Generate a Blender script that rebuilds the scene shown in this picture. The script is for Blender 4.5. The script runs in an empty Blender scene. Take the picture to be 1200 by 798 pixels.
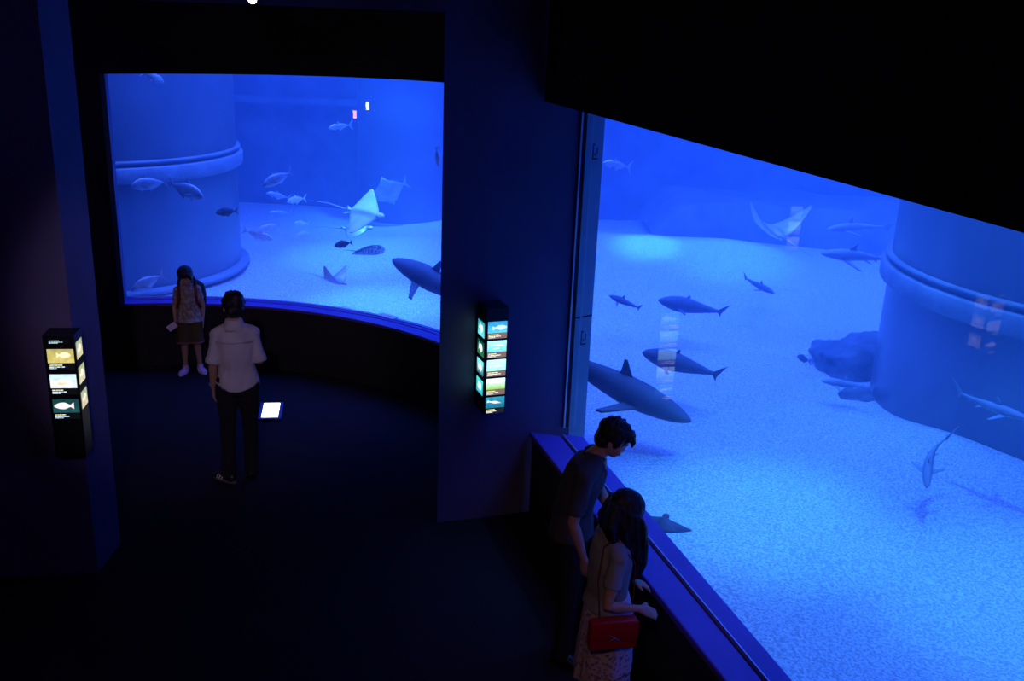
import bpy, bmesh, math, random
from mathutils import Vector, Matrix, noise
from math import sin, cos, pi, radians as R
random.seed(7)
S = bpy.context.scene
COL = S.collection

# ------------------------------------------------------------------ camera model (sight lines of the photographed view)
FPX = 1150.0
EYE = Vector((0, 0, 4.0))
_down = Vector((-140.0, 3501.0, FPX)).normalized()
_up = -_down
_f = Vector((0, 0, 1)); _f = (_f - _up * _f.dot(_up)).normalized()
_r = _down.cross(_f)
if _r.x < 0: _r = -_r
WM = Matrix((_r, _f, _up))                        # image axes (right, down, forward) -> world
def ray(x, y): return WM @ Vector((x - 600.0, y - 399.0, FPX))
def atz(x, y, z):
    r = ray(x, y); return EYE + r * ((z - EYE.z) / r.z)
def atY(x, y, Y):
    r = ray(x, y); return EYE + r * (Y / r.y)

cam = bpy.data.cameras.new('camera'); co = bpy.data.objects.new('camera', cam); COL.objects.link(co)
cam.sensor_width = 36.0; cam.lens = FPX / 1200 * 36.0; cam.clip_end = 200
ax = WM @ Vector((1, 0, 0)); ay = WM @ Vector((0, -1, 0)); az = WM @ Vector((0, 0, -1))
M = Matrix((ax, ay, az)).transposed().to_4x4(); M.translation = EYE; co.matrix_world = M
S.camera = co

# ------------------------------------------------------------------ materials
def mat(name, col, rough=.6, metal=0, bump=None, var=None, spec=.4, sub=None):
    m = bpy.data.materials.new(name); m.use_nodes = True; nt = m.node_tree; b = nt.nodes['Principled BSDF']
    b.inputs['Base Color'].default_value = (*col, 1); b.inputs['Roughness'].default_value = rough
    b.inputs['Metallic'].default_value = metal; b.inputs['Specular IOR Level'].default_value = spec
    tc = nt.nodes.new('ShaderNodeTexCoord')
    if var:
        sc, col2 = var[0], var[1]
        n = nt.nodes.new('ShaderNodeTexNoise'); n.inputs['Scale'].default_value = sc; n.inputs['Detail'].default_value = 5
        nt.links.new(tc.outputs['Object'], n.inputs['Vector'])
        rp = nt.nodes.new('ShaderNodeValToRGB'); rp.color_ramp.elements[0].position = var[2] if len(var) > 2 else .35
        rp.color_ramp.elements[1].position = var[3] if len(var) > 3 else .65
        rp.color_ramp.elements[0].color = (*col, 1); rp.color_ramp.elements[1].color = (*col2, 1)
        nt.links.new(n.outputs['Fac'], rp.inputs[0]); nt.links.new(rp.outputs[0], b.inputs['Base Color'])
    if bump:
        n = nt.nodes.new('ShaderNodeTexNoise'); n.inputs['Scale'].default_value = bump[0]; n.inputs['Detail'].default_value = 6
        nt.links.new(tc.outputs['Object'], n.inputs['Vector'])
        bp = nt.nodes.new('ShaderNodeBump'); bp.inputs['Strength'].default_value = bump[1]; bp.inputs['Distance'].default_value = bump[2]
        nt.links.new(n.outputs['Fac'], bp.inputs['Height']); nt.links.new(bp.outputs[0], b.inputs['Normal'])
    return m
def emis(name, col, st):
    m = bpy.data.materials.new(name); m.use_nodes = True; nt = m.node_tree; nt.nodes.remove(nt.nodes['Principled BSDF'])
    e = nt.nodes.new('ShaderNodeEmission'); e.inputs[0].default_value = (*col, 1); e.inputs[1].default_value = st
    nt.links.new(e.outputs[0], nt.nodes['Material Output'].inputs[0]); return m

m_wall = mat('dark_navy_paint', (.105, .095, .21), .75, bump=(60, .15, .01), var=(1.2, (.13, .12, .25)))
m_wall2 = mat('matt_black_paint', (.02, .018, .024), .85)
m_floor = mat('dark_carpet', (.022, .015, .018), .95, bump=(300, .4, .01), var=(90, (.030, .021, .025)), spec=.1)
m_sill = mat('deep_blue_laminate', (.12, .06, .38), .38, spec=.45, var=(3, (.14, .065, .44)))
m_jamb = mat('blue_grey_sealed_panel', (.22, .32, .42), .55, var=(4, (.26, .36, .47)))
m_strip = mat('pale_metal_strip', (.6, .62, .68), .35, .6)
m_black = mat('black_plastic', (.012, .012, .016), .4)
m_line = mat('dark_seam', (.01, .012, .02), .7)
m_sand = mat('pale_coral_sand', (.56, .54, .50), .95, bump=(34, .8, .04), var=(48, (.92, .91, .87), .42, .58))
m_conc = mat('weathered_tank_concrete', (.16, .18, .19), .8, bump=(5, .4, .04), var=(1.6, (.28, .30, .31)))
m_rock = mat('dark_rock', (.10, .12, .13), .85, bump=(4, .8, .1), var=(2.5, (.22, .24, .25)))
m_acry = mat('tank_column_skin', (.13, .145, .16), .3, var=(.7, (.21, .23, .25)), spec=.8)
m_ring = mat('column_ring', (.24, .27, .3), .5, bump=(8, .5, .03), var=(3, (.34, .37, .39)))
m_fish = mat('silver_fish_skin', (.42, .46, .48), .35, .25, var=(5, (.62, .66, .68)))
m_fishp = mat('pale_fish_skin', (.75, .78, .78), .45, var=(6, (.95, .96, .95)))
m_fishd = mat('dark_fish_skin', (.10, .11, .12), .6, var=(6, (.17, .18, .19)))
m_shark = mat('grey_shark_skin', (.30, .33, .36), .5, var=(3, (.42, .45, .47)))
m_sharkd = mat('dark_grey_shark_skin', (.10, .11, .13), .65, var=(3, (.16, .17, .19)))
m_spot = mat('spotted_ray_skin', (.04, .045, .05), .6, var=(22, (.4, .42, .4), .5, .58))
m_eye = mat('dark_eye', (.005, .005, .006), .1)

m_skin = mat('skin', (.46, .27, .18), .55, var=(30, (.50, .30, .20)))
m_hair = mat('black_hair', (.012, .010, .011), .45, bump=(120, .5, .01))
m_shirt = mat('white_cotton', (.56, .56, .60), .85, bump=(140, .3, .004), var=(8, (.64, .64, .66)))
m_trs = mat('black_denim', (.012, .011, .016), .9, bump=(200, .3, .003))
m_tee = mat('charcoal_jersey', (.060, .060, .075), .85, bump=(150, .2, .003))
m_lite = mat('light_grey_jersey', (.30, .36, .40), .85)
m_top = mat('grey_green_blouse', (.24, .29, .30), .85, bump=(120, .3, .004), var=(14, (.26, .27, .27)))
m_skirt = mat('patterned_white_cotton', (.56, .45, .52), .85, var=(55, (.22, .17, .26), .52, .60), bump=(60, .4, .01))
m_red = mat('red_leather', (.42, .012, .012), .38, bump=(80, .15, .004))
m_gold = mat('pale_gold_metal', (.9, .78, .5), .25, 1)
m_kid = mat('khaki_printed_cotton', (.26, .21, .17), .85, var=(38, (.45, .40, .36), .48, .56))
m_short = mat('olive_cotton', (.10, .075, .035), .9)
m_kidshoe = mat('pink_purple_mesh', (.62, .28, .62), .6, var=(40, (.75, .55, .8)))
m_white = mat('white_rubber', (.75, .7, .75), .6)
m_paper = mat('printed_card', (.95, .78, .88), .6, var=(60, (.35, .12, .25), .60, .66))
m_pack = mat('navy_nylon', (.015, .018, .04), .6)
m_redstrap = mat('dark_red_webbing', (.16, .02, .02), .7)
m_lips = mat('lips', (.38, .13, .10), .5)
m_eyew = mat('eye_white', (.7, .7, .7), .3)

# ------------------------------------------------------------------ helpers
def link(o, parent=None):
    COL.objects.link(o)
    if parent: o.parent = parent
    return o
def obj(name, bm, m, parent=None, smooth=False, matrix=None):
    me = bpy.data.meshes.new(name)
    if isinstance(bm, bpy.types.Mesh): me = bm
    else:
        bmesh.ops.recalc_face_normals(bm, faces=bm.faces[:]); bm.to_mesh(me); bm.free()
    if m is not None:
        me.materials.clear(); me.materials.append(m)
    if smooth:
        for p in me.polygons: p.use_smooth = True
    o = bpy.data.objects.new(name, me); link(o, parent)
    if matrix is not None: o.matrix_world = matrix
    return o
def tag(o, label=None, cat=None, group=None, kind=None):
    if label: o['label'] = label
    if cat: o['category'] = cat
    if group: o['group'] = group
    if kind: o['kind'] = kind
    return o
def empty(name, loc=(0, 0, 0), rz=0):
    o = bpy.data.objects.new(name, None); COL.objects.link(o); o.location = loc; o.rotation_euler = (0, 0, rz)
    o.empty_display_size = .1; return o
def prism(bm, pts, z0, z1):
    lo = [bm.verts.new((p[0], p[1], z0)) for p in pts]; hi = [bm.verts.new((p[0], p[1], z1)) for p in pts]
    n = len(pts)
    bm.faces.new(lo[::-1]); bm.faces.new(hi)
    for i in range(n): bm.faces.new((lo[i], lo[(i + 1) % n], hi[(i + 1) % n], hi[i]))
def box(bm, c, s, rot=None):
    g = bmesh.ops.create_cube(bm, size=1)['verts']
    for v in g:
        p = Vector((v.co.x * s[0], v.co.y * s[1], v.co.z * s[2]))
        if rot is not None: p = rot @ p
        v.co = p + Vector(c)
    return g
def bevel(bm, w, seg=2):
    bmesh.ops.bevel(bm, geom=bm.edges[:], offset=w, segments=seg, affect='EDGES', profile=.5)
def ell(bm, c, r, rot=None, u=16, v=10):
    g = bmesh.ops.create_uvsphere(bm, u_segments=u, v_segments=v, radius=1)['verts']
    for w in g:
        p = Vector((w.co.x * r[0], w.co.y * r[1], w.co.z * r[2]))
        if rot is not None: p = rot @ p
        w.co = p + Vector(c)
def tube(bm, pts, rads, side=(1, 0, 0), seg=14, wave=None):
    """closed loft: elliptical rings along pts; radii r or (r along side, r across)"""
    pts = [Vector(p) for p in pts]; side = Vector(side); rings = []
    for i, p in enumerate(pts):
        t = (pts[min(i + 1, len(pts) - 1)] - pts[max(i - 1, 0)]).normalized()
        s = side - t * side.dot(t)
        if s.length < 1e-3: s = Vector((0, 1, 0)) - t * t.y
        s.normalize(); b = t.cross(s)
        r = rads[i] if isinstance(rads[i], (tuple, list)) else (rads[i], rads[i])
        ring = []
        for k in range(seg):
            a = 2 * pi * k / seg; w = 1 + (wave(i, a) if wave else 0)
            ring.append(bm.verts.new(p + s * (cos(a) * r[0] * w) + b * (sin(a) * r[1] * w)))
        rings.append(ring)
    for A, B in zip(rings, rings[1:]):
        for k in range(seg): bm.faces.new((A[k], A[(k + 1) % seg], B[(k + 1) % seg], B[k]))
    bm.faces.new(rings[0][::-1]); bm.faces.new(rings[-1])
SC2 = bpy.data.scenes.new('workbench')
def bake(name, bm, m, parent, voxel=.007, smooth=2, disp=None):
    """union of overlapping closed shells -> one continuous skin"""
    bmesh.ops.recalc_face_normals(bm, faces=bm.faces[:])
    me = bpy.data.meshes.new(name); bm.to_mesh(me); bm.free()
    t = bpy.data.objects.new('tmp', me); SC2.collection.objects.link(t)
    md = t.modifiers.new('r', 'REMESH'); md.mode = 'VOXEL'; md.voxel_size = voxel; md.adaptivity = 0
    if smooth:
        s = t.modifiers.new('s', 'SMOOTH'); s.factor = .5; s.iterations = smooth
    dg = SC2.view_layers[0].depsgraph; SC2.view_layers[0].update(); dg = SC2.view_layers[0].depsgraph
    out = bpy.data.meshes.new_from_object(t.evaluated_get(dg)); out.name = name
    bpy.data.objects.remove(t); bpy.data.meshes.remove(me)
    if disp:
        new = [v.co + v.normal * disp(v.co) for v in out.vertices]
        for v, c in zip(out.vertices, new): v.co = c
    return obj(name, out, m, parent, smooth=True)

# ------------------------------------------------------------------ plan of the place
BC = Vector((-3.392, 7.081)); RO, RG = 3.74, 4.023            # bay: centre, wall front radius, glass radius
def arc(r, a0, a1, n=40):
    return [(BC.x + r * sin(R(a0 + (a1 - a0) * i / n)), BC.y + r * cos(R(a0 + (a1 - a0) * i / n))) for i in range(n + 1)]
P0, P1 = Vector((.611, 7.382)), Vector((1.527, 4.358))        # glass of the long window
Q0, Q1 = Vector((.172, 7.513)), Vector((1.186, 4.337))        # room edge of its ledge
dP = (P1 - P0).normalized(); dQ = (Q1 - Q0).normalized()
nP = Vector((-dP.y, dP.x))                                     # into the tank
if nP.x < 0: nP = -nP
PE = P0 + dP * 7.5; QE = Q0 + dQ * 7.6
AL, AR = -15.8, 50.0
ZS, ZT = .75, 3.42

def struct(name, bm, m, label=None, smooth=False):
    return tag(obj(name, bm, m, smooth=smooth), label, None, None, 'structure')

# floor and ceiling of the visitor hall
bm = bmesh.new()
room = [(-7.5, -4), (4.4, -4), (QE.x + .35, QE.y), tuple(Q0 + (P0 - Q0) * .5 + dP * .0), (.5, 7.9), (-.35, 8.6)] + arc(RO + .1, 46, -62, 30)[0:] + [(-7.5, 8.5)]
prism(bm, room, -.2, 0); struct('floor', bm, m_floor, 'dark carpeted floor of the viewing hall')
bm = bmesh.new(); prism(bm, [(-8, -4.4), (5, -4.4), (3.4, 1), (1.2, 8), (.6, 10.5), (-1, 11.8), (-4, 12), (-8, 11.5)], 5.4, 5.6); struct('ceiling', bm, m_wall2, 'black ceiling')
bm = bmesh.new(); prism(bm, [(-7.7, -4.2), (4.8, -4.2), (4.8, -4), (-7.7, -4)], -.2, 5.4); struct('wall_rear', bm, m_wall2)
bm = bmesh.new(); prism(bm, [(-7.7, -4), (-7.5, -4), (-7.5, 10.5), (-7.7, 10.5)], -.2, 5.4); struct('wall_left', bm, m_wall2)
bm = bmesh.new(); prism(bm, [(QE.x, QE.y), (4.8, -4.1), (5.0, -4.1), (5.0, QE.y), (PE.x + .5, PE.y)], -.2, 5.4); struct('wall_right', bm, m_wall2)
# left pier with its narrow lit return
bm = bmesh.new(); prism(bm, [(-2.98, 6.30), (-7.6, 5.61), (-7.6, 5.95), (-3.3, 6.74), (-2.985, 6.74)], 0, 5.4); struct('wall_pier', bm, m_wall, 'dark navy pier wall in the left foreground')
# pier between the windows
bm = bmesh.new(); prism(bm, [(-.563, 7.268), (-.227, 7.37), (.50, 7.635), (.50, 7.66), (.643, 7.767), (.56, 8.3), (-.12, 9.9), (-.40, 9.75), (-.42, 9.0)], 0, 5.4); struct('wall_pillar', bm, m_wall, 'dark navy pillar between the two tank windows')

def ringwall(name, r0, r1, a0, a1, z0, z1, m, n=60, label=None):
    bm = bmesh.new(); prism(bm, arc(r0, a0, a1, n) + arc(r1, a1, a0, n), z0, z1); return struct(name, bm, m, label)
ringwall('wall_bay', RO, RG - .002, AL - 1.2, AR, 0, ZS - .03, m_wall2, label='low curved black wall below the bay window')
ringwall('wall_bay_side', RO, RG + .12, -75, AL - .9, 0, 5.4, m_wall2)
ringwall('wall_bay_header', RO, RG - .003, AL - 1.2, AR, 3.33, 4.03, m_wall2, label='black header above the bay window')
for v in bpy.data.objects['wall_bay_header'].data.vertices:
    if v.co.z < 3.6: v.co.z = 3.275 + .03 * (v.co.x + 4.5)
ringwall('wall_bay_upper', RG + .25, RG + .4, -75, AR, 4.0, 5.4, m_wall, n=40)
ringwall('trim_1', RO - .01, RG - .13, AL - .9, AR, ZS - .03, ZS, m_sill, label='blue curved sill of the bay window')
ringwall('trim_2', RG - .125, RG + .0, AL - .9, AR, ZS - .03, ZS + .006, m_sill)
ringwall('trim_3', RG - .060, RG - .045, AL - .9, AR, ZS + .006, ZS + .014, m_strip)
# jamb of the bay window
bm = bmesh.new(); prism(bm, arc(RO + .0, AL - 1.0, AL - .1, 3) + arc(RG - .01, AL - .1, AL - 1.0, 3), ZS, 3.33); struct('trim_4', bm, m_wall)

# ledge and header of the long window
def line_prism(bm, a, b, c, d, z0, z1): prism(bm, [tuple(a), tuple(b), tuple(c), tuple(d)], z0, z1)
def across(t): return Q0 + (Vector((.60, 7.40)) - Q0) * t, QE + (PE - QE) * t
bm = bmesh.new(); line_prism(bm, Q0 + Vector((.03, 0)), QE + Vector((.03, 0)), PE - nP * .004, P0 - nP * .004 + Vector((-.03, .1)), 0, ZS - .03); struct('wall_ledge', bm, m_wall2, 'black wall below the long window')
bm = bmesh.new(); g0, g1 = across(.60); line_prism(bm, Q0, QE, g1, g0, ZS - .05, ZS); bevel(bm, .012, 2)
struct('trim_5', bm, m_sill, 'blue ledge along the long window')
bm = bmesh.new(); h0, h1 = across(.66); line_prism(bm, h0, h1, PE + nP * .0, P0 + nP * .0 + Vector((.0, .03)), ZS - .05, ZS + .012); struct('trim_6', bm, m_sill)
bm = bmesh.new(); h0, h1 = across(.645); k0, k1 = across(.665); line_prism(bm, h0, h1, k1, k0, ZS - .02, ZS + .016); struct('trim_7', bm, m_strip, 'thin pale metal nosing on the ledge')
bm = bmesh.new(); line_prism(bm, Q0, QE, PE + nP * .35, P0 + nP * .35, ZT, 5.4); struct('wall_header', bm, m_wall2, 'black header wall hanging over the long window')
# jamb panel of the long window (on the pillar's slanted return) with seam and two outlined marks
J0, J1 = Vector((.502, 7.655)), Vector((.645, 7.765)); dJ = (J1 - J0).normalized(); nJ = Vector((dJ.y, -dJ.x)); LJ = (J1 - J0).length
bm = bmesh.new(); prism(bm, [J0, J1, J1 + nJ * .012, J0 + nJ * .012], .0, 3.6); jp = struct('trim_8', bm, m_jamb, 'pale blue grey sealed jamb panel between the pillar and the long window')
dW = Vector((.935, .341)).normalized(); nW = Vector((.341, -.935)); K0 = Vector((.455, 7.6175))
bm = bmesh.new(); prism(bm, [K0, K0 + dW * .014, K0 + dW * .014 + nW * .02, K0 + nW * .02], ZS, 3.6); struct('trim_9', bm, m_strip)
bm = bmesh.new(); prism(bm, [K0 + dW * .014, K0 + dW * .05, K0 + dW * .05 + nW * .006, K0 + dW * .014 + nW * .006], ZS, 3.6); struct('trim_10', bm, m_line)
def jmark(parts, name):
    bm = bmesh.new()
    for (a, b, z0, z1) in parts:
        A = J0 + dJ * a * LJ + nJ * .012; B = J0 + dJ * b * LJ + nJ * .012
        prism(bm, [A, B, B + nJ * .003, A + nJ * .003], z0, z1)
    return obj(name, bm, m_line, jp)
jmark([(.0, 1, 1.70, 1.708)], 'seam')
for zc in (3.04, 1.52):
    jmark([(.40, .44, zc - .06, zc + .06), (.40, .70, zc - .06, zc - .05), (.40, .52, zc + .05, zc + .06), (.64, .68, zc - .02, zc + .03), (.52, .56, zc - .03, zc - .01)], 'mark')

# glass
def glassmat():
    m = bpy.data.materials.new('clear_acrylic'); m.use_nodes = True; nt = m.node_tree; nt.nodes.remove(nt.nodes['Principled BSDF'])
    t = nt.nodes.new('ShaderNodeBsdfTransparent'); t.inputs[0].default_value = (.97, .985, 1, 1)
    g = nt.nodes.new('ShaderNodeBsdfGlossy'); g.inputs['Roughness'].default_value = .0
    f = nt.nodes.new('ShaderNodeFresnel'); f.inputs[0].default_value = 1.49
    x = nt.nodes.new('ShaderNodeMixShader'); ge = nt.nodes.new('ShaderNodeNewGeometry'); mm = nt.nodes.new('ShaderNodeMath'); mm.operation = 'SUBTRACT'; mm.inputs[0].default_value = 1; nt.links.new(ge.outputs['Backfacing'], mm.inputs[1])
    mu = nt.nodes.new('ShaderNodeMath'); mu.operation = 'MULTIPLY'; nt.links.new(mm.outputs[0], mu.inputs[0]); nt.links.new(f.outputs[0], mu.inputs[1])
    nt.links.new(mu.outputs[0], x.inputs[0]); nt.links.new(t.outputs[0], x.inputs[1]); nt.links.new(g.outputs[0], x.inputs[2])
    nt.links.new(x.outputs[0], nt.nodes['Material Output'].inputs[0]); return m
m_glass = glassmat()
gl = ringwall('window_1', RG, RG + .05, AL - .5, AR, -.25, 3.5, m_glass, n=90, label='curved acrylic bay window of the tank')
for p in gl.data.polygons: p.use_smooth = abs(p.normal.z) < .5
for e_ in gl.data.edges:
    za, zb = [gl.data.vertices[i].co.z for i in e_.vertices]
    e_.use_edge_sharp = abs(za - zb) < .01
bm = bmesh.new(); line_prism(bm, P0 + Vector((-.10, .24)), PE, PE + nP * .06, P0 + nP * .06 + Vector((-.09, .27)), -.25, 3.6); struct('window_2', bm, m_glass, 'long flat acrylic window of the tank')

# ------------------------------------------------------------------ tank shell, water, sand
XL, XR, YB = -11.0, 13.5, 21.0
bm = bmesh.new(); prism(bm, [(XL - .3, YB), (XR + .3, YB), (XR + .3, YB + .3), (XL - .3, YB + .3)], -1, 7.5); struct('wall_tank_back', bm, m_conc, 'far wall of the tank')
bm = bmesh.new(); prism(bm, [(XL - .3, 8), (XL, 8), (XL, YB), (XL - .3, YB)], -1, 7.5); struct('wall_tank_left', bm, m_conc)
bm = bmesh.new(); prism(bm, [(XR, -3), (XR + .3, -3), (XR + .3, YB), (XR, YB)], -1, 7.5); struct('wall_tank_right', bm, m_conc)
foot = [(XL + .01, 8.2)] + arc(RG + .06, -72, 50, 60)
foot += [(.0, 9.9), (.66, 8.2), tuple(P0 + nP * .07 + Vector((.02, .15))), tuple(PE + nP * .07), (XR - .01, -2.9), (XR - .01, YB - .01), (XL + .01, YB - .01)]
bm = bmesh.new(); prism(bm, foot, -.9, 7.2)
bmesh.ops.triangulate(bm, faces=[f for f in bm.faces if len(f.verts) > 4])
m_water = bpy.data.materials.new('sea_water'); m_water.use_nodes = True; nt = m_water.node_tree; nt.nodes.remove(nt.nodes['Principled BSDF'])
vs = nt.nodes.new('ShaderNodeVolumeScatter'); va = nt.nodes.new('ShaderNodeVolumeAbsorption'); ad = nt.nodes.new('ShaderNodeAddShader')
vs.inputs['Color'].default_value = (.30, .55, 1.0, 1); vs.inputs['Density'].default_value = .06; vs.inputs['Anisotropy'].default_value = .25
va.inputs['Color'].default_value = (.40, .72, .99, 1); va.inputs['Density'].default_value = .08
nt.links.new(vs.outputs[0], ad.inputs[0]); nt.links.new(va.outputs[0], ad.inputs[1]); nt.links.new(ad.outputs[0], nt.nodes['Material Output'].inputs['Volume'])
tag(obj('water', bm, m_water), 'clear blue sea water filling the tank behind both windows', 'water', None, 'stuff')

def in_tank(x, y):
    d = Vector((x, y)) - BC; a = math.degrees(math.atan2(d.x, d.y))
    if -80 < a < 52 and d.length < RO + .16: return False
    if y < 8.2 and x < 0: return False
    e = Vector((x, y)) - (P0 + P1) / 2
    if e.dot(nP) < -.08 and y < 8.6: return False
    if d.length < RO + .2: return False
    if (Vector((x, y)) - Vector((.0, 9.0))).dot(Vector((.93, .36))) < -.1 and y < 9.6 and x > -1: return False
    return True
def sand_h(x, y):
    h = .10 * noise.noise(Vector((x * .25, y * .25, 3))) + .045 * noise.noise(Vector((x * .9, y * .9, 1))) - .05
    h += .32 * math.exp(-((x - 3.6) / 2.6) ** 2 - ((y - 17.2) / 1.4) ** 2)
    h += .22 * math.exp(-((x - 1.0) / 1.8) ** 2 - ((y - 17.6) / 1.2) ** 2)
    h += .25 * math.exp(-((x + 1.0) / 2.0) ** 2 - ((y - 18.0) / 2.0) ** 2)
    h += .38 * math.exp(-((x - 5.2) / 1.7) ** 2 - ((y - 8.7) / 1.3) ** 2)
    return h
bm = bmesh.new(); st = .16; nx = int((XR - XL) / st); ny = int((YB + 3) / st); V = {}
for i in range(nx + 1):
    for j in range(ny + 1):
        x = XL + i * (XR - XL) / nx; y = -3 + j * (YB + 3) / ny
        V[i, j] = (x, y)
vv = {}
def gv(i, j):
    if (i, j) not in vv:
        x, y = V[i, j]; vv[i, j] = bm.verts.new((x, y, sand_h(x, y)))
    return vv[i, j]
for i in range(nx):
    for j in range(ny):
        cx = (V[i, j][0] + V[i + 1, j][0]) / 2; cy = (V[i, j][1] + V[i, j + 1][1]) / 2
        if in_tank(cx, cy): bm.faces.new((gv(i, j), gv(i + 1, j), gv(i + 1, j + 1), gv(i, j + 1)))
tag(obj('sand', bm, m_sand, smooth=True), 'pale rippled coral sand covering the tank floor', 'sand', None, 'stuff')

# rock shelf far back
bm = bmesh.new()
n1, n2 = 46, 16; top = {}; 
def shelf_pt(u, v):
    x = 2.6 + u * 6.4; w = .25 * noise.noise(Vector((u * 5, v * 3, 9)))
    y = 18.1 + v * 2.6 + .5 * sin(u * 5) + w; return x, y
rows = []
for j in range(n2 + 1):
    row = []
    for i in range(n1 + 1):
        u, v = i / n1, j / n2; x, y = shelf_pt(u, v)
        edge = min(1, (u * (1 - u)) * 14) ; prof = min(1, v * 9)
        z = -.4 + (1.15 + .12 * noise.noise(Vector((x, y, 2))) ) * prof * (.5 + .5 * edge)
        row.append(bm.verts.new((x, y, z)))
    rows.append(row)
for a, b in zip(rows, rows[1:]):
    for i in range(n1): bm.faces.new((a[i], a[i + 1], b[i + 1], b[i]))
tag(obj('rock_shelf', bm, m_conc, smooth=True), 'wide low rock shelf with a pale top at the far back of the tank', 'rock')
def boulder(name, c, r, seed, label, m=m_rock):
    bm = bmesh.new(); bmesh.ops.create_icosphere(bm, subdivisions=5, radius=1)
    for v in bm.verts:
        p = v.co.copy(); k = 1 + .28 * noise.noise(p * 1.6 + Vector((seed, 0, 0))) + .10 * noise.noise(p * 5 + Vector((seed, 0, 0)))
        v.co = Vector((p.x * r[0], p.y * r[1], p.z * r[2])) * k
    o = obj(name, bm, m, smooth=True); o.location = c; return tag(o, label, 'rock')

# tank columns
def column(name, c, r, zr, label, ribs=True, base=True):
    t = tag(empty(name, (c[0], c[1], -.2)), label, 'column')
    def lathe(prof, n, m, seg=96):
        bm = bmesh.new(); rr = []
        for (rad, z) in prof: rr.append([bm.verts.new((rad * cos(2 * pi * k / seg), rad * sin(2 * pi * k / seg), z)) for k in range(seg)])
        for A, B in zip(rr, rr[1:]):
            for k in range(seg): bm.faces.new((A[k], A[(k + 1) % seg], B[(k + 1) % seg], B[k]))
        o = obj(n, bm, m, t)
        for p in o.data.polygons: p.use_smooth = True
        return o
    lathe([(r, 0), (r, 7.6)], 'shaft', m_acry)
    lathe([(r, zr + .12), (r + .04, zr + .125), (r + .04, zr + .15), (r + .09, zr + .155), (r + .10, zr + .18), (r + .10, zr + .33), (r + .08, zr + .35), (r + .02, zr + .355), (r + .02, zr + .39), (r + .06, zr + .40), (r + .06, zr + .435), (r, zr + .44)], 'ring', m_ring)
    if base: lathe([(r, .2), (r + .13, .2), (r + .13, .25), (r + .09, .28), (r, .28)], 'base_ring', m_ring)
    if ribs:
        for a in ribs:
            bm = bmesh.new(); box(bm, ((r + .03) * cos(R(a)), (r + .03) * sin(R(a)), 3.9), (.09, .05, 7.2), Matrix.Rotation(R(a), 3, 'Z')); obj('rib', bm, m_ring, t)
    return t
column('tank_column', (-6.6, 15.35), 2.12, 1.68, 'great round column with a raised ring behind the bay window', (-78, -70))
column('tank_column', (6.4, 10.1), 2.30, 1.47, 'great round column with a raised ring at the right end of the long window', None, False)
column('tank_column', (-2.3, 19.9), .95, 3.0, 'slim hazy column far behind the bay window', None)
b1 = atz(1008, 428, .0); b2 = atz(1012, 468, 0)
boulder('rock', (b1.x, b1.y, -.05), (.62, .6, .42), 3, 'dark boulder on the sand beside the right column')
boulder('rock', (b2.x, b2.y, -.1), (.40, .3, .22), 8, 'small dark boulder in front of the larger boulder')
# ledge line along the back wall
bm = bmesh.new(); box(bm, (-1.5, YB - .12, 2.2), (18, .24, .12)); struct('trim_11', bm, m_ring)

# ------------------------------------------------------------------ fish, sharks and rays  (head towards +X, unit length)
def fin(bm, pts, th=.006, nrm=Vector((0, 1, 0))):
    a = [bm.verts.new(Vector(p) + nrm * th) for p in pts]; b = [bm.verts.new(Vector(p) - nrm * th) for p in pts]
    bm.faces.new(a); bm.faces.new(b[::-1]); n = len(pts)
    for i in range(n): bm.faces.new((a[i], b[i], b[(i + 1) % n], a[(i + 1) % n]))
def mesh_of(bm, name, m):
    bmesh.ops.recalc_face_normals(bm, faces=bm.faces[:]); me = bpy.data.meshes.new(name); bm.to_mesh(me); bm.free(); me.materials.append(m)
    for p in me.polygons: p.use_smooth = len(p.vertices) == 4
    return me
def body_loft(bm, prof, seg=18, bend=0.0):
    rings = []
    for (x, h, w, zc) in prof:
        yb = bend * (x) ** 2 * (1 if x < 0 else .2)
        rings.append([bm.verts.new((x, yb + w * cos(2 * pi * k / seg), zc + h * sin(2 * pi * k / seg))) for k in range(seg)])
    for A, B in zip(rings, rings[1:]):
        for k in range(seg): bm.faces.new((A[k], A[(k + 1) % seg], B[(k + 1) % seg], B[k]))
    bm.faces.new(rings[0]); bm.faces.new(rings[-1][::-1])
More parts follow.
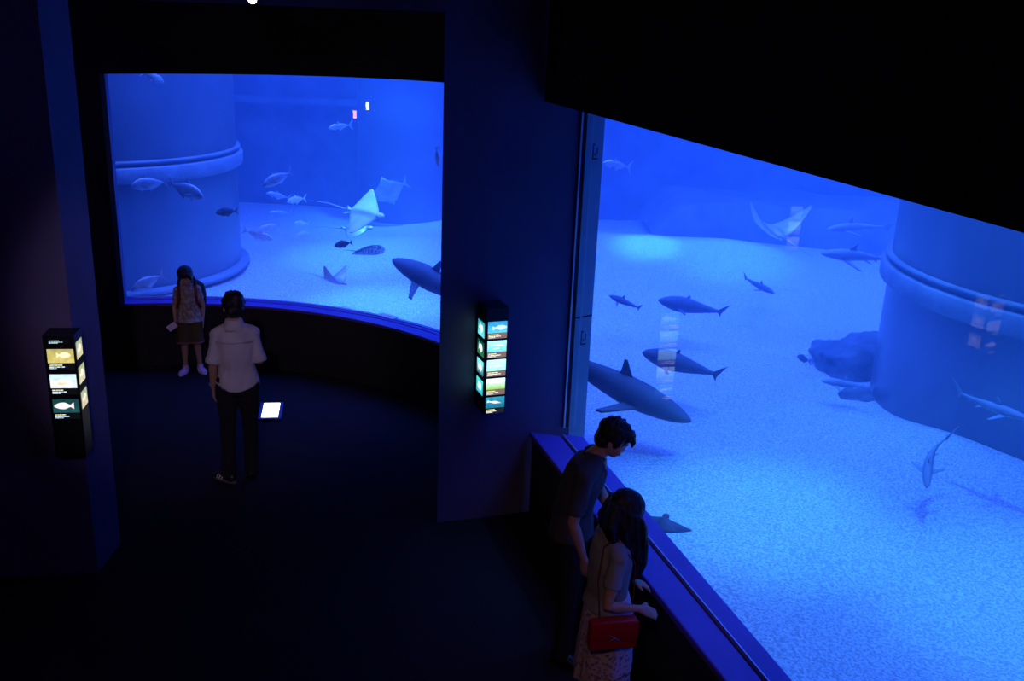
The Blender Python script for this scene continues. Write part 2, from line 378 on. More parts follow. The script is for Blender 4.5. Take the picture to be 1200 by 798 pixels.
def jack_mesh(m, deep=.17, bend=.15):
    bm = bmesh.new()
    P = [(.50, .008, .006, -.02), (.47, .045, .022, -.015), (.42, .085, .04, -.005), (.34, .13, .055, .005), (.22, .165, .066, .01), (.08, deep, .068, .008), (-.06, .15, .058, .004), (-.18, .11, .042, .002), (-.28, .062, .026, 0), (-.35, .028, .016, 0), (-.39, .022, .014, 0)]
    k = deep / .17; P = [(x, h * k, w, z) for x, h, w, z in P]; body_loft(bm, P, bend=bend); yb = bend * .16
    fin(bm, [(-.37, yb, .02), (-.37, yb, -.02), (-.46, yb * 1.4, -.13), (-.53, yb * 1.7, -.20), (-.475, yb * 1.4, -.05), (-.455, yb * 1.3, 0), (-.475, yb * 1.4, .05), (-.53, yb * 1.7, .20), (-.46, yb * 1.4, .13)])
    fin(bm, [(.12, 0, deep * .92), (.06, 0, deep + .075), (.03, .002, deep + .03), (-.12, .003, .15 * k), (-.27, .012, .085 * k), (-.30, .014, .055 * k), (-.1, .003, .12 * k)])
    fin(bm, [(.02, 0, -deep * .9), (-.03, 0, -deep - .07), (-.06, .001, -deep - .02), (-.26, .01, -.08 * k), (-.29, .012, -.05 * k), (-.1, .003, -.11 * k)])
    fin(bm, [(.26, 0, -.13 * k), (.18, 0, -deep - .05), (.20, 0, -.14 * k)])
    for s in (1, -1):
        fin(bm, [(.24, s * .06, -.02), (.22, s * .064, -.05), (.10, s * .12, -.09), (.02, s * .13, -.12), (.10, s * .11, -.05), (.19, s * .07, -.01)], .004, Vector((0, .3, 1)).normalized())
    return mesh_of(bm, 'fish', m)
def shark_mesh(m, bend=.3, girth=1.0):
    bm = bmesh.new()
    P = [(.50, .006, .010, 0), (.47, .02, .03, .0), (.42, .036, .048, .0), (.33, .054, .062, 0), (.22, .068, .070, 0), (.10, .070, .068, 0), (-.02, .060, .056, 0), (-.14, .046, .042, 0), (-.26, .030, .028, .002), (-.36, .018, .018, .006), (-.42, .013, .010, .010)]
    P = [(x, h * girth, w * girth, z) for x, h, w, z in P]; body_loft(bm, P, bend=bend); yb = lambda x: bend * x * x * (1 if x < 0 else .2)
    fin(bm, [(-.40, yb(-.4), .02), (-.40, yb(-.4), -.005), (-.455, yb(-.45), -.075), (-.46, yb(-.46), -.02), (-.56, yb(-.56), .13), (-.59, yb(-.58), .155), (-.50, yb(-.5), .10)], .005)
    fin(bm, [(.13, 0, .06), (.05, 0, .165), (.035, 0, .16), (.04, 0, .09), (.015, 0, .055)], .006)
    fin(bm, [(-.24, yb(-.24), .028), (-.29, yb(-.29), .062), (-.285, yb(-.285), .025)], .004)
    fin(bm, [(-.25, yb(-.25), -.028), (-.30, yb(-.3), -.06), (-.29, yb(-.29), -.022)], .004)
    for s in (1, -1):
        fin(bm, [(.24, s * .055, -.03), (.15, s * .055, -.035), (.06, s * .21, -.07), (.04, s * .235, -.08), (.075, s * .235, -.075)], .006, Vector((0, 0, 1)))
        fin(bm, [(-.08, s * .035 + yb(-.08), -.03), (-.14, s * .035 + yb(-.14), -.03), (-.18, s * .09 + yb(-.18), -.05)], .004, Vector((0, 0, 1)))
    return mesh_of(bm, 'shark', m)
def ray_mesh(m, lift=.25, pointed=True, spots=False, tail=1.1, m2=None):
    """wing span 1; body towards +X"""
    bm = bmesh.new(); N = 28; MM = 14; T, B = [], []
    for i in range(N + 1):
        u = -1 + 2 * i / N; a = abs(u)
        if pointed: front = .27 * (1 - a ** 1.25) - .02 * a; back = -.27 * (1 - a) ** .9 - .06 * a
        else: front = .42 * (1 - a ** 2.1) ** .55 if a < 1 else 0; back = -.42 * (1 - a ** 2.1) ** .5 if a < 1 else 0
        tr, br = [], []
        for j in range(MM + 1):
            v = j / MM; x = back + (front - back) * v
            th = .055 * (1 - a) ** 1.1 * (sin(pi * min(1, max(0, v))) ** .6) + .004 + (.035 * math.exp(-(u / .12) ** 2) * sin(pi * v) ** .5 if 0 < v < 1 else 0)
            z = lift * (a ** 1.7) * (1 if u > 0 or True else 1)
            tr.append(bm.verts.new((x, u * .5, z + th))); br.append(bm.verts.new((x, u * .5, z - th * .6)))
        T.append(tr); B.append(br)
    for i in range(N):
        for j in range(MM):
            bm.faces.new((T[i][j], T[i + 1][j], T[i + 1][j + 1], T[i][j + 1])); f = bm.faces.new((B[i][j], B[i][j + 1], B[i + 1][j + 1], B[i + 1][j])); f.material_index = 1
        bm.faces.new((T[i][0], B[i][0], B[i + 1][0], T[i + 1][0])); bm.faces.new((T[i][MM], T[i + 1][MM], B[i + 1][MM], B[i][MM]))
    for i in (0, N):
        for j in range(MM): bm.faces.new((T[i][j], T[i][j + 1], B[i][j + 1], B[i][j]))
    if pointed: ell(bm, (.29, 0, .02), (.08, .06, .035))
    tube(bm, [(-.20, 0, .01), (-.35, .0, .02), (-.35 - tail * .3, .04, .03), (-.35 - tail * .6, .03, .02)], [.022, .012, .007, .003], side=(0, 1, 0), seg=8)
    fin(bm, [(-.26, 0, .01), (-.33, 0, .06), (-.36, 0, .02)], .004)
    for s in (1, -1): fin(bm, [(-.22, s * .03, .0), (-.35, s * .10, .0), (-.30, s * .02, .0)], .004, Vector((0, 0, 1)))
    me = mesh_of(bm, 'ray', m); me.materials.append(m2 or m_fishp); return me

def aim(a, b, roll=0):
    """matrix for a creature with nose at a and tail tip at b"""
    X = (a - b).normalized(); Z = Vector((0, 0, 1)); Y = Z.cross(X)
    if Y.length < .05: Y = Vector((0, 1, 0))
    Y.normalize(); Z = X.cross(Y); m = Matrix((X, Y, Z)).transposed()
    m = m @ Matrix.Rotation(R(roll), 3, 'X')
    return m
def swim(name, me, nose, tail, label, cat, roll=0, k=1.0, group=None, unit=1.03, eyes=None):
    a = atY(*nose); b = atY(*tail); L = (a - b).length * k
    o = bpy.data.objects.new(name, me); COL.objects.link(o)
    m = (aim(a, b, roll) * (L / unit)).to_4x4(); m.translation = b + (a - b) * .5; o.matrix_world = m
    tag(o, label, cat, group)
    if eyes:
        for q in (1, -1):
            e = bpy.data.objects.new('eye', EYEM); link(e, o); e.location = (eyes[0], q * eyes[1], eyes[2])
    return o
J = jack_mesh(m_fish); JD = jack_mesh(m_fishd, .19, .05); JP = jack_mesh(m_fishp, .15, .2); JL = jack_mesh(m_fish, .11, .3)
SH = shark_mesh(m_shark); SHD = shark_mesh(m_sharkd, .15, 1.2); SHT = shark_mesh(m_sharkd, .1, 1.75); SHB = shark_mesh(m_shark, .9)
EY = (.40, .045, .01)
bmE = bmesh.new(); ell(bmE, (0, 0, 0), (.013, .006, .013), u=10, v=6); EYEM = mesh_of(bmE, 'eye', m_eye)
swim('jack_fish', J, (152, 218, 12.6), (197, 213, 12.9), 'silver jack swimming left in front of the ringed column, tail to tail with another', 'fish', eyes=EY)
swim('jack_fish', J, (239, 231, 12.7), (196, 214, 12.9), 'silver jack swimming right and slightly down in front of the ringed column', 'fish', eyes=EY)
swim('jack_fish', JP, (193, 96, 12.4), (166, 84, 12.2), 'pale fish half hidden under the top edge of the bay window', 'fish', eyes=EY)
swim('jack_fish', J, (307, 218, 13.2), (343, 201, 13.4), 'silver jack with a forked tail in open water right of the ringed column', 'fish', eyes=EY)
swim('jack_fish', JD, (252, 249, 13.0), (279, 247, 13.1), 'small dark fish seen against the lit side of the ringed column', 'fish', eyes=EY)
swim('jack_fish', JP, (301, 271, 13.4), (328, 262, 13.5), 'small pale jack above the whitish fish low beside the ringed column', 'fish', eyes=EY)
swim('jack_fish', JP, (321, 281, 13.2), (284, 270, 13.1), 'whitish fish with a raised tail low beside the ringed column', 'fish', roll=25, eyes=EY)
swim('jack_fish', J, (153, 341, 12.0), (192, 321, 12.3), 'silver jack low in the bottom left corner of the bay window', 'fish', eyes=EY)
for (n_, t_, l_) in (((336, 236, 15.5), (358, 232, 15.8), 'faint hazy fish highest of the far trio beyond the eagle rays'), ((343, 262, 15.5), (362, 262, 15.7), 'faint hazy fish in the middle of the far trio beyond the eagle rays'), ((347, 276, 15.2), (364, 272, 15.4), 'faint hazy fish lowest of the far trio beyond the eagle rays'),
                     ((311, 226, 16.4), (340, 232, 16.6), 'dim fish in the haze just below the forked-tailed jack'), ((312, 250, 16.6), (342, 249, 16.8), 'dim slim fish in the haze over the sand edge'), ((384, 150, 15.5), (412, 146, 15.8), 'lone faint fish high in the pale water of the bay window')):
    swim('reef_fish', JP if 'trio' in l_ else JL, n_, t_, l_, 'fish', eyes=EY)
swim('batfish', JP, (514, 196, 11.6), (511, 172, 11.6), 'pale fish pointing down at the right edge of the bay window', 'fish', roll=40, eyes=EY)
swim('shark', SHD, (460, 303, 12.8), (580, 368, 11.6), 'dark shark-shaped body low over the sand at the right side of the bay window', 'shark', k=1.0)  # shark mesh laid along a soft dark band of unclear nature
def glide(name, me, px, py, Y, span, yaw, pitch, roll, label, cat='ray'):
    c = atY(px, py, Y); o = bpy.data.objects.new(name, me); COL.objects.link(o)
    m = (Matrix.Rotation(R(yaw), 3, 'Z') @ Matrix.Rotation(R(-pitch), 3, 'Y') @ Matrix.Rotation(R(roll), 3, 'X') * span).to_4x4(); m.translation = c; o.matrix_world = m
    return tag(o, label, cat)
RA = ray_mesh(m_fish, .16); RB = ray_mesh(m_fishp, .05); RW = ray_mesh(m_fish, .42); RC = ray_mesh(m_sharkd, .05, False, tail=.7); RD = ray_mesh(m_spot, .08, False, tail=.8); RP = ray_mesh(m_fish, .10, False, tail=.2); RF = ray_mesh(m_sharkd, .06)
glide('eagle_ray', RB, 427, 250, 13.2, .80, -14, -6, 38, 'eagle ray banking with its white underside showing, mid water in the bay window')
glide('eagle_ray', RA, 418, 268, 13.6, .66, -5, 4, 28, 'smaller eagle ray just beneath the banking one')
glide('stingray', RW, 392, 330, 12.1, .50, -25, -5, -10, 'stingray with both wing tips raised above the sand at the front of the bay window')
glide('stingray', RD, 432, 296, 12.9, .50, -20, 4, 4, 'speckled round stingray on the bright sand below the eagle rays')
swim('batfish', jack_mesh(m_fish, .27, .05), (438, 232, 17.6), (478, 213, 17.8), 'pale round fish blurred by haze above the eagle rays', 'fish')
swim('grouper', JD, (391, 288, 12.9), (413, 284, 13.0), 'small dark rounded fish left of the speckled stingray', 'fish', eyes=EY)

# behind the long window
swim('shark', SH, (1206, 492, 7.7), (1119, 461, 8.1), 'pale shark swimming right in front of the right column', 'shark', roll=8, k=1.05)
swim('shark', SHB, (1082, 572, 7.55), (1096, 506, 8.0), 'grey shark seen tail up over the sand near the right column', 'shark')
swim('shark', SH, (960, 296, 13.0), (1045, 303, 13.4), 'hazy shark with a forked outline beyond the right column', 'shark', roll=-15)
swim('shark', SHB, (966, 268, 14.5), (1036, 264, 14.8), 'faint shark furthest back above the other hazy shark', 'shark')
swim('shark', SH, (962, 446, 10.3), (1028, 455, 9.9), 'pale slender shark passing in front of the dark boulder', 'shark')
swim('shark', SHT, (774, 352, 12.6), (846, 366, 12.4), 'dark torpedo-shaped body standing in for a shadow on the far sand', 'shark', k=1.1)  # dark body placed where a shadow lies on the far sand
swim('shark', SHD, (906, 343, 14.2), (872, 326, 14.6), 'small dark shark shape in place of a shadow on the crest of the sand bank', 'shark', k=1.1)  # solid body standing in for a shadow on the sand bank
swim('shark', SHD, (812, 496, 8.75), (622, 400, 9.5), 'very large dark shark shape standing in for the long shadow on the sand, its tail hidden by the jamb panel', 'shark')  # long shadow on the sand, built as a dark shark body
swim('shark', SHD, (714, 346, 12.8), (752, 362, 12.4), 'slim dark shark shape in place of a shadow on the sand close to the jamb panel', 'shark')  # shadow beside the jamb, given a dark body
swim('guitarfish', SHT, (752, 412, 10.4), (846, 441, 9.9), 'large dark guitarfish resting on the sand above the long shadow', 'fish', k=1.0)
glide('eagle_ray', ray_mesh(m_fish, .42), 905, 272, 13.5, 1.0, 110, 8, 4, 'faint eagle ray with spread wings above the sand bank')
glide('stingray', RF, 776, 615, 6.75, .46, 70, 0, 4, 'dark stingray on the sand close behind the ledge')
swim('reef_fish', JD, (934, 417, 11.6), (950, 424, 11.4), 'small dark fish alone beside the dark boulder', 'fish', eyes=EY)
swim('reef_fish', JL, (706, 190, 13.5), (738, 196, 13.8), 'faint pale fish high beside the jamb panel', 'fish', eyes=EY)

# ------------------------------------------------------------------ lamps of the tank (hung over the water)
def area(name, loc, size, energy, col, rot=(0, 0, 0), sy=None, spread=None):
    l = bpy.data.lights.new(name, 'AREA'); l.energy = energy; l.color = col; l.size = size
    if sy: l.shape = 'RECTANGLE'; l.size_y = sy
    if spread: l.spread = R(spread)
    o = bpy.data.objects.new(name, l); COL.objects.link(o); o.location = loc; o.rotation_euler = rot; return o
def spot(name, loc, target, energy, col, ang, blend=.8, rad=.15):
    l = bpy.data.lights.new(name, 'SPOT'); l.energy = energy; l.color = col; l.spot_size = R(ang); l.spot_blend = blend; l.shadow_soft_size = rad
    o = bpy.data.objects.new(name, l); COL.objects.link(o); o.location = loc
    o.rotation_euler = (Vector(target) - Vector(loc)).to_track_quat('-Z', 'Y').to_euler(); return o
BLUE = (.042, .125, 1.0)
area('tank_light', (2.5, 14.0, 7.0), 20, 4600, BLUE, sy=10, spread=105)
area('tank_light', (6.0, 5.0, 7.0), 9, 900, BLUE, sy=10, spread=110)
CY = (.06, .45, 1.0)
for (px, py, e, a) in ((885, 602, 520, 24), (1200, 705, 420, 24), (440, 352, 700, 22), (755, 307, 1500, 13), (850, 315, 600, 24), (420, 300, 500, 26), (1000, 620, 260, 60)):
    t = atz(px, py, 0)
    spot('tank_spot', (t.x + .6, t.y + .5, 6.9), t, e * 4, CY, a, 1.0)
spot('tank_spot', (-3.2, 13.6, 6.9), (-4.7, 14.6, 1.6), 450, BLUE, 34, 1.0)
spot('tank_spot', (-2.0, 18.0, 6.9), (-2.4, 19.2, 1.5), 1800, CY, 40, 1.0)
spot('tank_spot', (3.6, 9.9, 6.9), (4.3, 9.9, 2.0), 500, CY, 30, 1.0)
# ------------------------------------------------------------------ illuminated caption boxes
def gridpanel(w, h, nx_, ny_, fn):
    bm = bmesh.new(); g = [[bm.verts.new((w * (i / nx_ - .5), 0, h * (j / ny_ - .5))) for i in range(nx_ + 1)] for j in range(ny_ + 1)]
    for j in range(ny_):
        for i in range(nx_): bm.faces.new((g[j][i], g[j][i + 1], g[j + 1][i + 1], g[j + 1][i]))
    me = bpy.data.meshes.new('panel'); bm.to_mesh(me); bm.free()
    ca = me.color_attributes.new('tint', 'FLOAT_COLOR', 'CORNER')
    for p in me.polygons:
        i, j = p.index % nx_, p.index // nx_
        c = fn((i + .5) / nx_, (j + .5) / ny_)
        for li in p.loop_indices: ca.data[li].color = (*c, 1)
    return me
m_pic = bpy.data.materials.new('backlit_print'); m_pic.use_nodes = True; nt = m_pic.node_tree; nt.nodes.remove(nt.nodes['Principled BSDF'])
vc = nt.nodes.new('ShaderNodeVertexColor'); vc.layer_name = 'tint'; e = nt.nodes.new('ShaderNodeEmission'); e.inputs[1].default_value = 1.6
nt.links.new(vc.outputs[0], e.inputs[0]); nt.links.new(e.outputs[0], nt.nodes['Material Output'].inputs[0])
def fishmask(u, v, cx, cy, L, H, tilt=0, flip=1):
    du, dv = u - cx, v - cy; x = (du * cos(tilt) + dv * sin(tilt)) / L * flip; y = (-du * sin(tilt) + dv * cos(tilt)) / H
    if abs(x) > 1.05: return 0
    if x > -.7: return 1 if abs(y) < max(0, 1 - (x - .05) ** 2) ** .8 * (1 if x > -.1 else (1 + (x + .1) * .9)) else 0
    return 1 if abs(y) < .25 + (-.7 - x) * 2.2 else 0
def picture(bgt, bgb, fish, fcol, tint=(0, 0, 0), seed=0):
    def fn(u, v):
        n = noise.noise(Vector((u * 5, v * 4, seed))) * .25
        c = [max(0, (bgt[k] * v + bgb[k] * (1 - v)) * (1 + n)) for k in range(3)]
        for f in fish:
            w = sum(fishmask(u + a * .014, v + b * .02, *f) for a in (-1, 0, 1) for b in (-1, 0, 1)) / 9
            sh_ = .55 + .5 * max(0, min(1, (v - f[1]) / f[3] * .5 + .6)) + n
            c = [c[k] * (1 - w) + w * fcol[k] * sh_ for k in range(3)]
        return c
    return fn
def caption(bg, cols, seed):
    rnd = random.Random(seed); rows = [(.78, .62, rnd.uniform(.45, .6)), (.52, .36, rnd.uniform(.55, .75)), (.26, .12, rnd.uniform(.3, .5))]
    def fn(u, v):
        for k, (a, b, ln) in enumerate(rows):
            if b < v < a and .04 < u < ln and noise.noise(Vector((u * 40, k * 7, seed))) > -.25: return cols[k % len(cols)]
        return bg
    return fn
def light_box(origin, ux, uy, w, d, z0, z1, units, side_units, side_sign, label, title=False):
    """origin: back corner on the wall; ux along the wall, uy out of the wall"""
    t = tag(empty('light_box', (origin.x, origin.y, z0), 0), label, 'sign', 'illuminated species panels')
    rotz = math.atan2(ux.y, ux.x); t.rotation_euler = (0, 0, rotz)           # local x along wall, local -y out
    bm = bmesh.new(); box(bm, (w / 2, -d / 2, (z1 - z0) / 2), (w, d, z1 - z0)); bevel(bm, .004, 2); obj('housing', bm, m_black, t)
    if title:
        o = obj('title', gridpanel(.13, .03, 60, 14, caption((.002, .002, .003), [(.5, .8, .9), (.3, .45, .5)], 5)), m_pic, t); o.location = (w / 2, -d - .002, z1 - z0 - .045)
    for (zc, ph, cap_h, fn, cfn) in units:
        o = obj('picture', gridpanel(w * .84, ph, 56, 36, fn), m_pic, t); o.location = (w / 2 + .004, -d - .002, zc - z0)
        if cfn:
            o = obj('caption', gridpanel(w * .84, cap_h, 70, 14, cfn), m_pic, t); o.location = (w / 2 + .004, -d - .002, zc - z0 - ph / 2 - cap_h / 2 - .002)
    for (zc, ph, fn) in side_units:
        me = gridpanel(d * .78, ph, 40, 30, fn); o = obj('side_picture', me, m_pic, t)
        o.rotation_euler = (0, 0, R(90 * side_sign)); o.location = (-.002 if side_sign < 0 else w + .002, -d / 2, zc - z0)
    return t
a1 = Vector((.935, .35)).normalized(); o1 = Vector((-.275, 7.34)); 
hz = 1.90; pitch = .155
teal, cyan, pale, green = (.02, .35, .55), (.25, .75, .95), (.85, 1, 1), (.25, .6, .12)
capbg = (.16, .10, .10); ccol = [(.9, .8, .35), (.75, .8, .8), (.6, .6, .6)]
pics = [picture((.02, .22, .5), (.08, .5, .9), [(.62, .45, .36, .2, .1)], (.55, .95, .85), seed=1),
        picture((.35, .85, 1), (.1, .55, .95), [(.6, .6, .3, .1, -.1), (.5, .3, .2, .05, .1)], (.75, 1, 1), seed=2),
        picture((.5, 1, 1), (.3, .85, .95), [(.5, .4, .35, .08, 0)], (.8, 1, .95), seed=3),
        picture((.7, .95, .95), (.2, .45, .05), [(.5, .62, .3, .12, .05)], (.9, 1, 1), seed=4),
        picture((.02, .25, .4), (.01, .12, .2), [(.45, .52, .36, .1, -.28)], (.95, 1, 1), seed=5)]
units = [(hz - .155 - i * pitch, .092, .044, pics[i], caption(capbg if i < 4 else (.01, .01, .015), ccol, i)) for i in range(5)]
sides = [(hz - .19 - i * .158, .12, picture(*[((.02, .25, .3), (.1, .6, .6)), ((.0, .05, .05), (.02, .12, .05)), ((.15, .7, .8), (.02, .05, .08)), ((.05, .6, .6), (.02, .3, .4))][i], [(.5, .5, .28, .3, -.5 + .4 * i)], (.8, 1, .95), seed=11 + i)) for i in range(4)]
light_box(o1, a1, Vector((.35, -.935)), .185, .20, 1.03, hz, units, sides, -1, 'tall black light box with five glowing fish pictures on the central pillar')
a2 = Vector((.989, .147)).normalized(); o2 = Vector((-3.12, 6.278))
pl = [picture((.35, .30, .10), (.5, .42, .12), [(.62, .55, .26, .22, 0)], (.9, .8, .5), seed=21), picture((.45, .62, .75), (.62, .66, .7), [(.38, .42, .3, .2, .1)], (.9, .75, .55), seed=22), picture((.005, .03, .035), (.01, .06, .06), [(.42, .5, .36, .24, 0, -1)], (1, .85, .95), seed=23)]
z2 = 1.90
units = [(z2 - .145 - i * .178, .098, .045, pl[i], caption((.003, .003, .004), [(.8, .7, .3), (.5, .7, .9), (.4, .5, .6)], 30 + i)) for i in range(3)]
sides = [(z2 - .12 - i * .178, .12, picture((.25, .3, .2), (.5, .45, .3), [(.5, .5, .3, .25, .3)], (.8, .75, .6), seed=31 + i)) for i in range(3)]
light_box(o2, a2, None, .20, .17, 1.02, z2, units, sides, 1, 'black light box with three glowing fish pictures on the left pier', True)
light_box(Vector((-5.0, 10.1)), Vector((.86, .51)).normalized(), None, .19, .18, 1.03, 1.93, [(1.78 - i * .2, .12, .045, pics[i + 1], caption(capbg, ccol, 40 + i)) for i in range(3)], [], 1, 'black light box on the dark wall behind the left pier')

# fittings on the dark curved wall left of the bay window (they show as reflections in the glass)
def bay_side(px, py):
    r = ray(px, py).normalized(); o_ = EYE.xy - BC; A = r.xy.dot(r.xy); B = 2 * r.xy.dot(o_); Cc = o_.dot(o_) - RG ** 2
    t_ = (-B + math.sqrt(B * B - 4 * A * Cc)) / (2 * A); p = EYE + r * t_; n = (BC - p.xy).normalized(); rf = r - Vector((n.x, n.y, 0)) * 2 * r.xy.dot(n)
    o_ = p.xy - BC; A = rf.xy.dot(rf.xy); B = 2 * rf.xy.dot(o_); Cc = o_.dot(o_) - (RO - .005) ** 2; D = B * B - 4 * A * Cc
    t_ = (-B + math.sqrt(D)) / (2 * A); return p + rf * t_
for (px, py, col_, e_, nm, lb) in ((432, 124, (.8, .95, 1), 40, 'wall_lamp', 'small white wall lamp on the curved wall behind the left pier'), (417, 134, (1, .45, .2), 30, 'wall_lamp', 'small orange wall lamp on the curved wall behind the left pier')):
    q = bay_side(px, py); n = (BC - q.xy).normalized(); t = tag(empty(nm, q, math.atan2(n.y, n.x)), lb, 'lamp')
    bm = bmesh.new(); box(bm, (.02, 0, 0), (.04, .18, .20)); bevel(bm, .006, 2); obj('housing', bm, m_black, t)
    bm = bmesh.new(); box(bm, (.044, 0, 0), (.012, .09, .13)); bevel(bm, .003, 1); obj('diffuser', bm, emis(nm + '_glow', col_, e_), t)

# small lit caption stand on the floor
t = tag(empty('caption_stand', (atz(317.5, 482, .04).x, atz(317.5, 482, .04).y, 0), R(8)), 'low caption stand with a white lit screen on the floor', 'sign')
bm = bmesh.new(); box(bm, (0, 0, .040), (.235, .34, .025), Matrix.Rotation(R(8), 3, 'X')); box(bm, (0, .0, .016), (.19, .25, .032)); bevel(bm, .005, 2); obj('housing', bm, mat('navy_plastic', (.05, .06, .25), .35), t)
def scr(u, v):
    for k in range(6):
        if abs(v - .84 + k * .13) < .025 and .2 < u < (.62 if k % 2 else .7) and noise.noise(Vector((u * 40, k, 2))) > -.2: return (.62, .62, .6)
    if .74 < u < .82 and noise.noise(Vector((v * 18, 3, 2))) > .1: return (.6, .6, .62)
    return (1, 1, 1)
m_scr = m_pic.copy(); m_scr.node_tree.nodes['Emission'].inputs[1].default_value = 4
o = obj('screen', gridpanel(.165, .29, 50, 60, scr), m_scr, t); o.rotation_euler = (R(-90 + 8), 0, 0); o.location = (0, 0.0, .0555)

# card on the bay sill
a = atz(454, 371.5, ZS); d = (atz(464, 374, ZS) - atz(444, 368, ZS)); rz = math.atan2(d.y, d.x)
bm = bmesh.new(); box(bm, (0, 0, .004), (.25, .11, .008)); bevel(bm, .0015, 1)
o = obj('printed_card', bm, m_paper); o.location = (a.x, a.y, ZS + .0075); o.rotation_euler = (0, 0, rz); tag(o, 'pink printed card lying on the sill of the bay window', 'card')

# ceiling spotlight above the bay
c = atY(296, 3, 9.2); t = tag(empty('spotlight', tuple(c)), 'small warm ceiling spotlight above the bay window', 'lamp')
bm = bmesh.new(); tube(bm, [(0, 0, .02), (0, 0, .10), (0, 0, .16)], [.045, .045, .03]); obj('lamp_housing', bm, m_black, t, True)
bm = bmesh.new(); tube(bm, [(0, 0, .15), (0, 0, 5.4 - c.z)], [.008, .008]); obj('stem', bm, m_black, t)
bm = bmesh.new(); ell(bm, (0, 0, .02), (.036, .036, .03)); obj('bulb', bm, emis('warm_bulb', (1, .62, .35), 30), t, True)

# ------------------------------------------------------------------ people
def hand(bm, w, d, pn, s, curl=.35, left=False):
    """w wrist, d pointing direction, pn palm normal, s scale"""
    d = Vector(d).normalized(); pn = Vector(pn); pn = (pn - d * pn.dot(d)).normalized(); lat = d.cross(pn) * (-1 if left else 1)   # thumb side
    w = Vector(w)
    tube(bm, [w - d * .01, w + d * .025 * s, w + d * .06 * s, w + d * .09 * s], [(.024 * s, .018 * s), (.033 * s, .016 * s), (.040 * s, .014 * s), (.038 * s, .012 * s)], side=lat, seg=12)
    for off, L in ((.030, .070), (.010, .080), (-.010, .074), (-.029, .058)):
        p = w + d * .082 * s + lat * off * s; pts = [p]; dd = d.copy(); ang = curl
        for f, k in ((.45, .6), (.30, 1.0), (.25, 1.0)):
            c_ = ang * k; dd = (dd * cos(c_) + pn * sin(c_)).normalized(); pts.append(pts[-1] + dd * (L * f * s))
        tube(bm, pts, [.0095 * s, .009 * s, .008 * s, .0065 * s], side=lat, seg=8)
    p = w + d * .03 * s + lat * .026 * s; q = p + (lat * .75 + d * .6 + pn * .25).normalized() * .035 * s; q2 = q + (lat * .25 + d * .9 + pn * .3).normalized() * .032 * s
    tube(bm, [p, q, q2], [.014 * s, .011 * s, .008 * s], side=d, seg=8)
def head(bm, c, Rm, s=1.0):
    """c: centre of the skull"""
    P = lambda x, y, z: c + Rm @ Vector((x, y, z)) * s
    ell(bm, P(0, -.012, .022), (.076 * s, .092 * s, .088 * s), Rm, 24, 16)
    ell(bm, P(0, .022, -.035), (.062 * s, .068 * s, .075 * s), Rm, 20, 14)
    ell(bm, P(0, .045, -.082), (.036 * s, .034 * s, .028 * s), Rm)
    ell(bm, P(0, .082, -.030), (.014 * s, .018 * s, .020 * s), Rm)               # nose
    ell(bm, P(0, .078, -.010), (.009 * s, .014 * s, .026 * s), Rm)
    ell(bm, P(0, .078, -.068), (.024 * s, .012 * s, .013 * s), Rm)               # mouth
    ell(bm, P(0, .076, .022), (.050 * s, .014 * s, .012 * s), Rm)                # brow
    for q in (1, -1):
        ell(bm, P(q * .040, .058, -.040), (.020 * s, .020 * s, .026 * s), Rm)     # cheek
        ell(bm, P(q * .077, -.008, -.018), (.010 * s, .018 * s, .031 * s), Rm)    # ear
def face_bits(parent, c, Rm, s=1.0, closed=False):
    P = lambda x, y, z: c + Rm @ Vector((x, y, z)) * s
    for q in (1, -1):
        bm = bmesh.new(); ell(bm, P(q * .031, .074, .0), (.0135 * s, .009 * s, .0075 * s), Rm); e_ = obj('eye', bm, m_eyew, parent, True)
        bm = bmesh.new(); ell(bm, P(q * .031, .0815, -.0005), (.0058 * s, .004 * s, .0062 * s), Rm, 10, 8); obj('pupil', bm, m_eye, e_, True)
        bm = bmesh.new(); tube(bm, [P(q * .014, .091, .020), P(q * .032, .088, .026), P(q * .050, .078, .020)], [.0028 * s, .0038 * s, .002 * s], seg=8); obj('eyebrow', bm, m_hair, parent, True)
    bm = bmesh.new(); ell(bm, P(0, .0885, -.066), (.021 * s, .005 * s, .0055 * s), Rm); obj('lips', bm, m_lips, parent, True)
def limb(bm, a, b, c, r, s=1.0, side=(1, 0, 0)):
    a, b, c = Vector(a), Vector(b), Vector(c)
    tube(bm, [a, a.lerp(b, .3), a.lerp(b, .75), b, b.lerp(c, .25), b.lerp(c, .7), c], [x * s for x in r], side=side, seg=14)
def foot_mesh(bm, an, d, s, grow=1.0):
    an = Vector(an); d = Vector(d).normalized(); z = Vector((0, 0, 1)); lat = d.cross(z)
    base = Vector((an.x, an.y, 0))
    tube(bm, [base - d * .065 * s + z * .035 * s, base - d * .05 * s + z * .04 * s, base + d * .03 * s + z * .042 * s, base + d * .10 * s + z * .030 * s, base + d * .155 * s + z * .022 * s, base + d * .185 * s + z * .018 * s],
         [(.022 * s * grow, .026 * s * grow), (.033 * s * grow, .038 * s * grow), (.037 * s * grow, .040 * s * grow), (.044 * s * grow, .029 * s * grow), (.042 * s * grow, .021 * s * grow), (.022 * s * grow, .014 * s * grow)], side=lat, seg=16)
    tube(bm, [an + z * .03 * s, base + z * .05 * s], [.036 * s * grow, .038 * s * grow], seg=12)
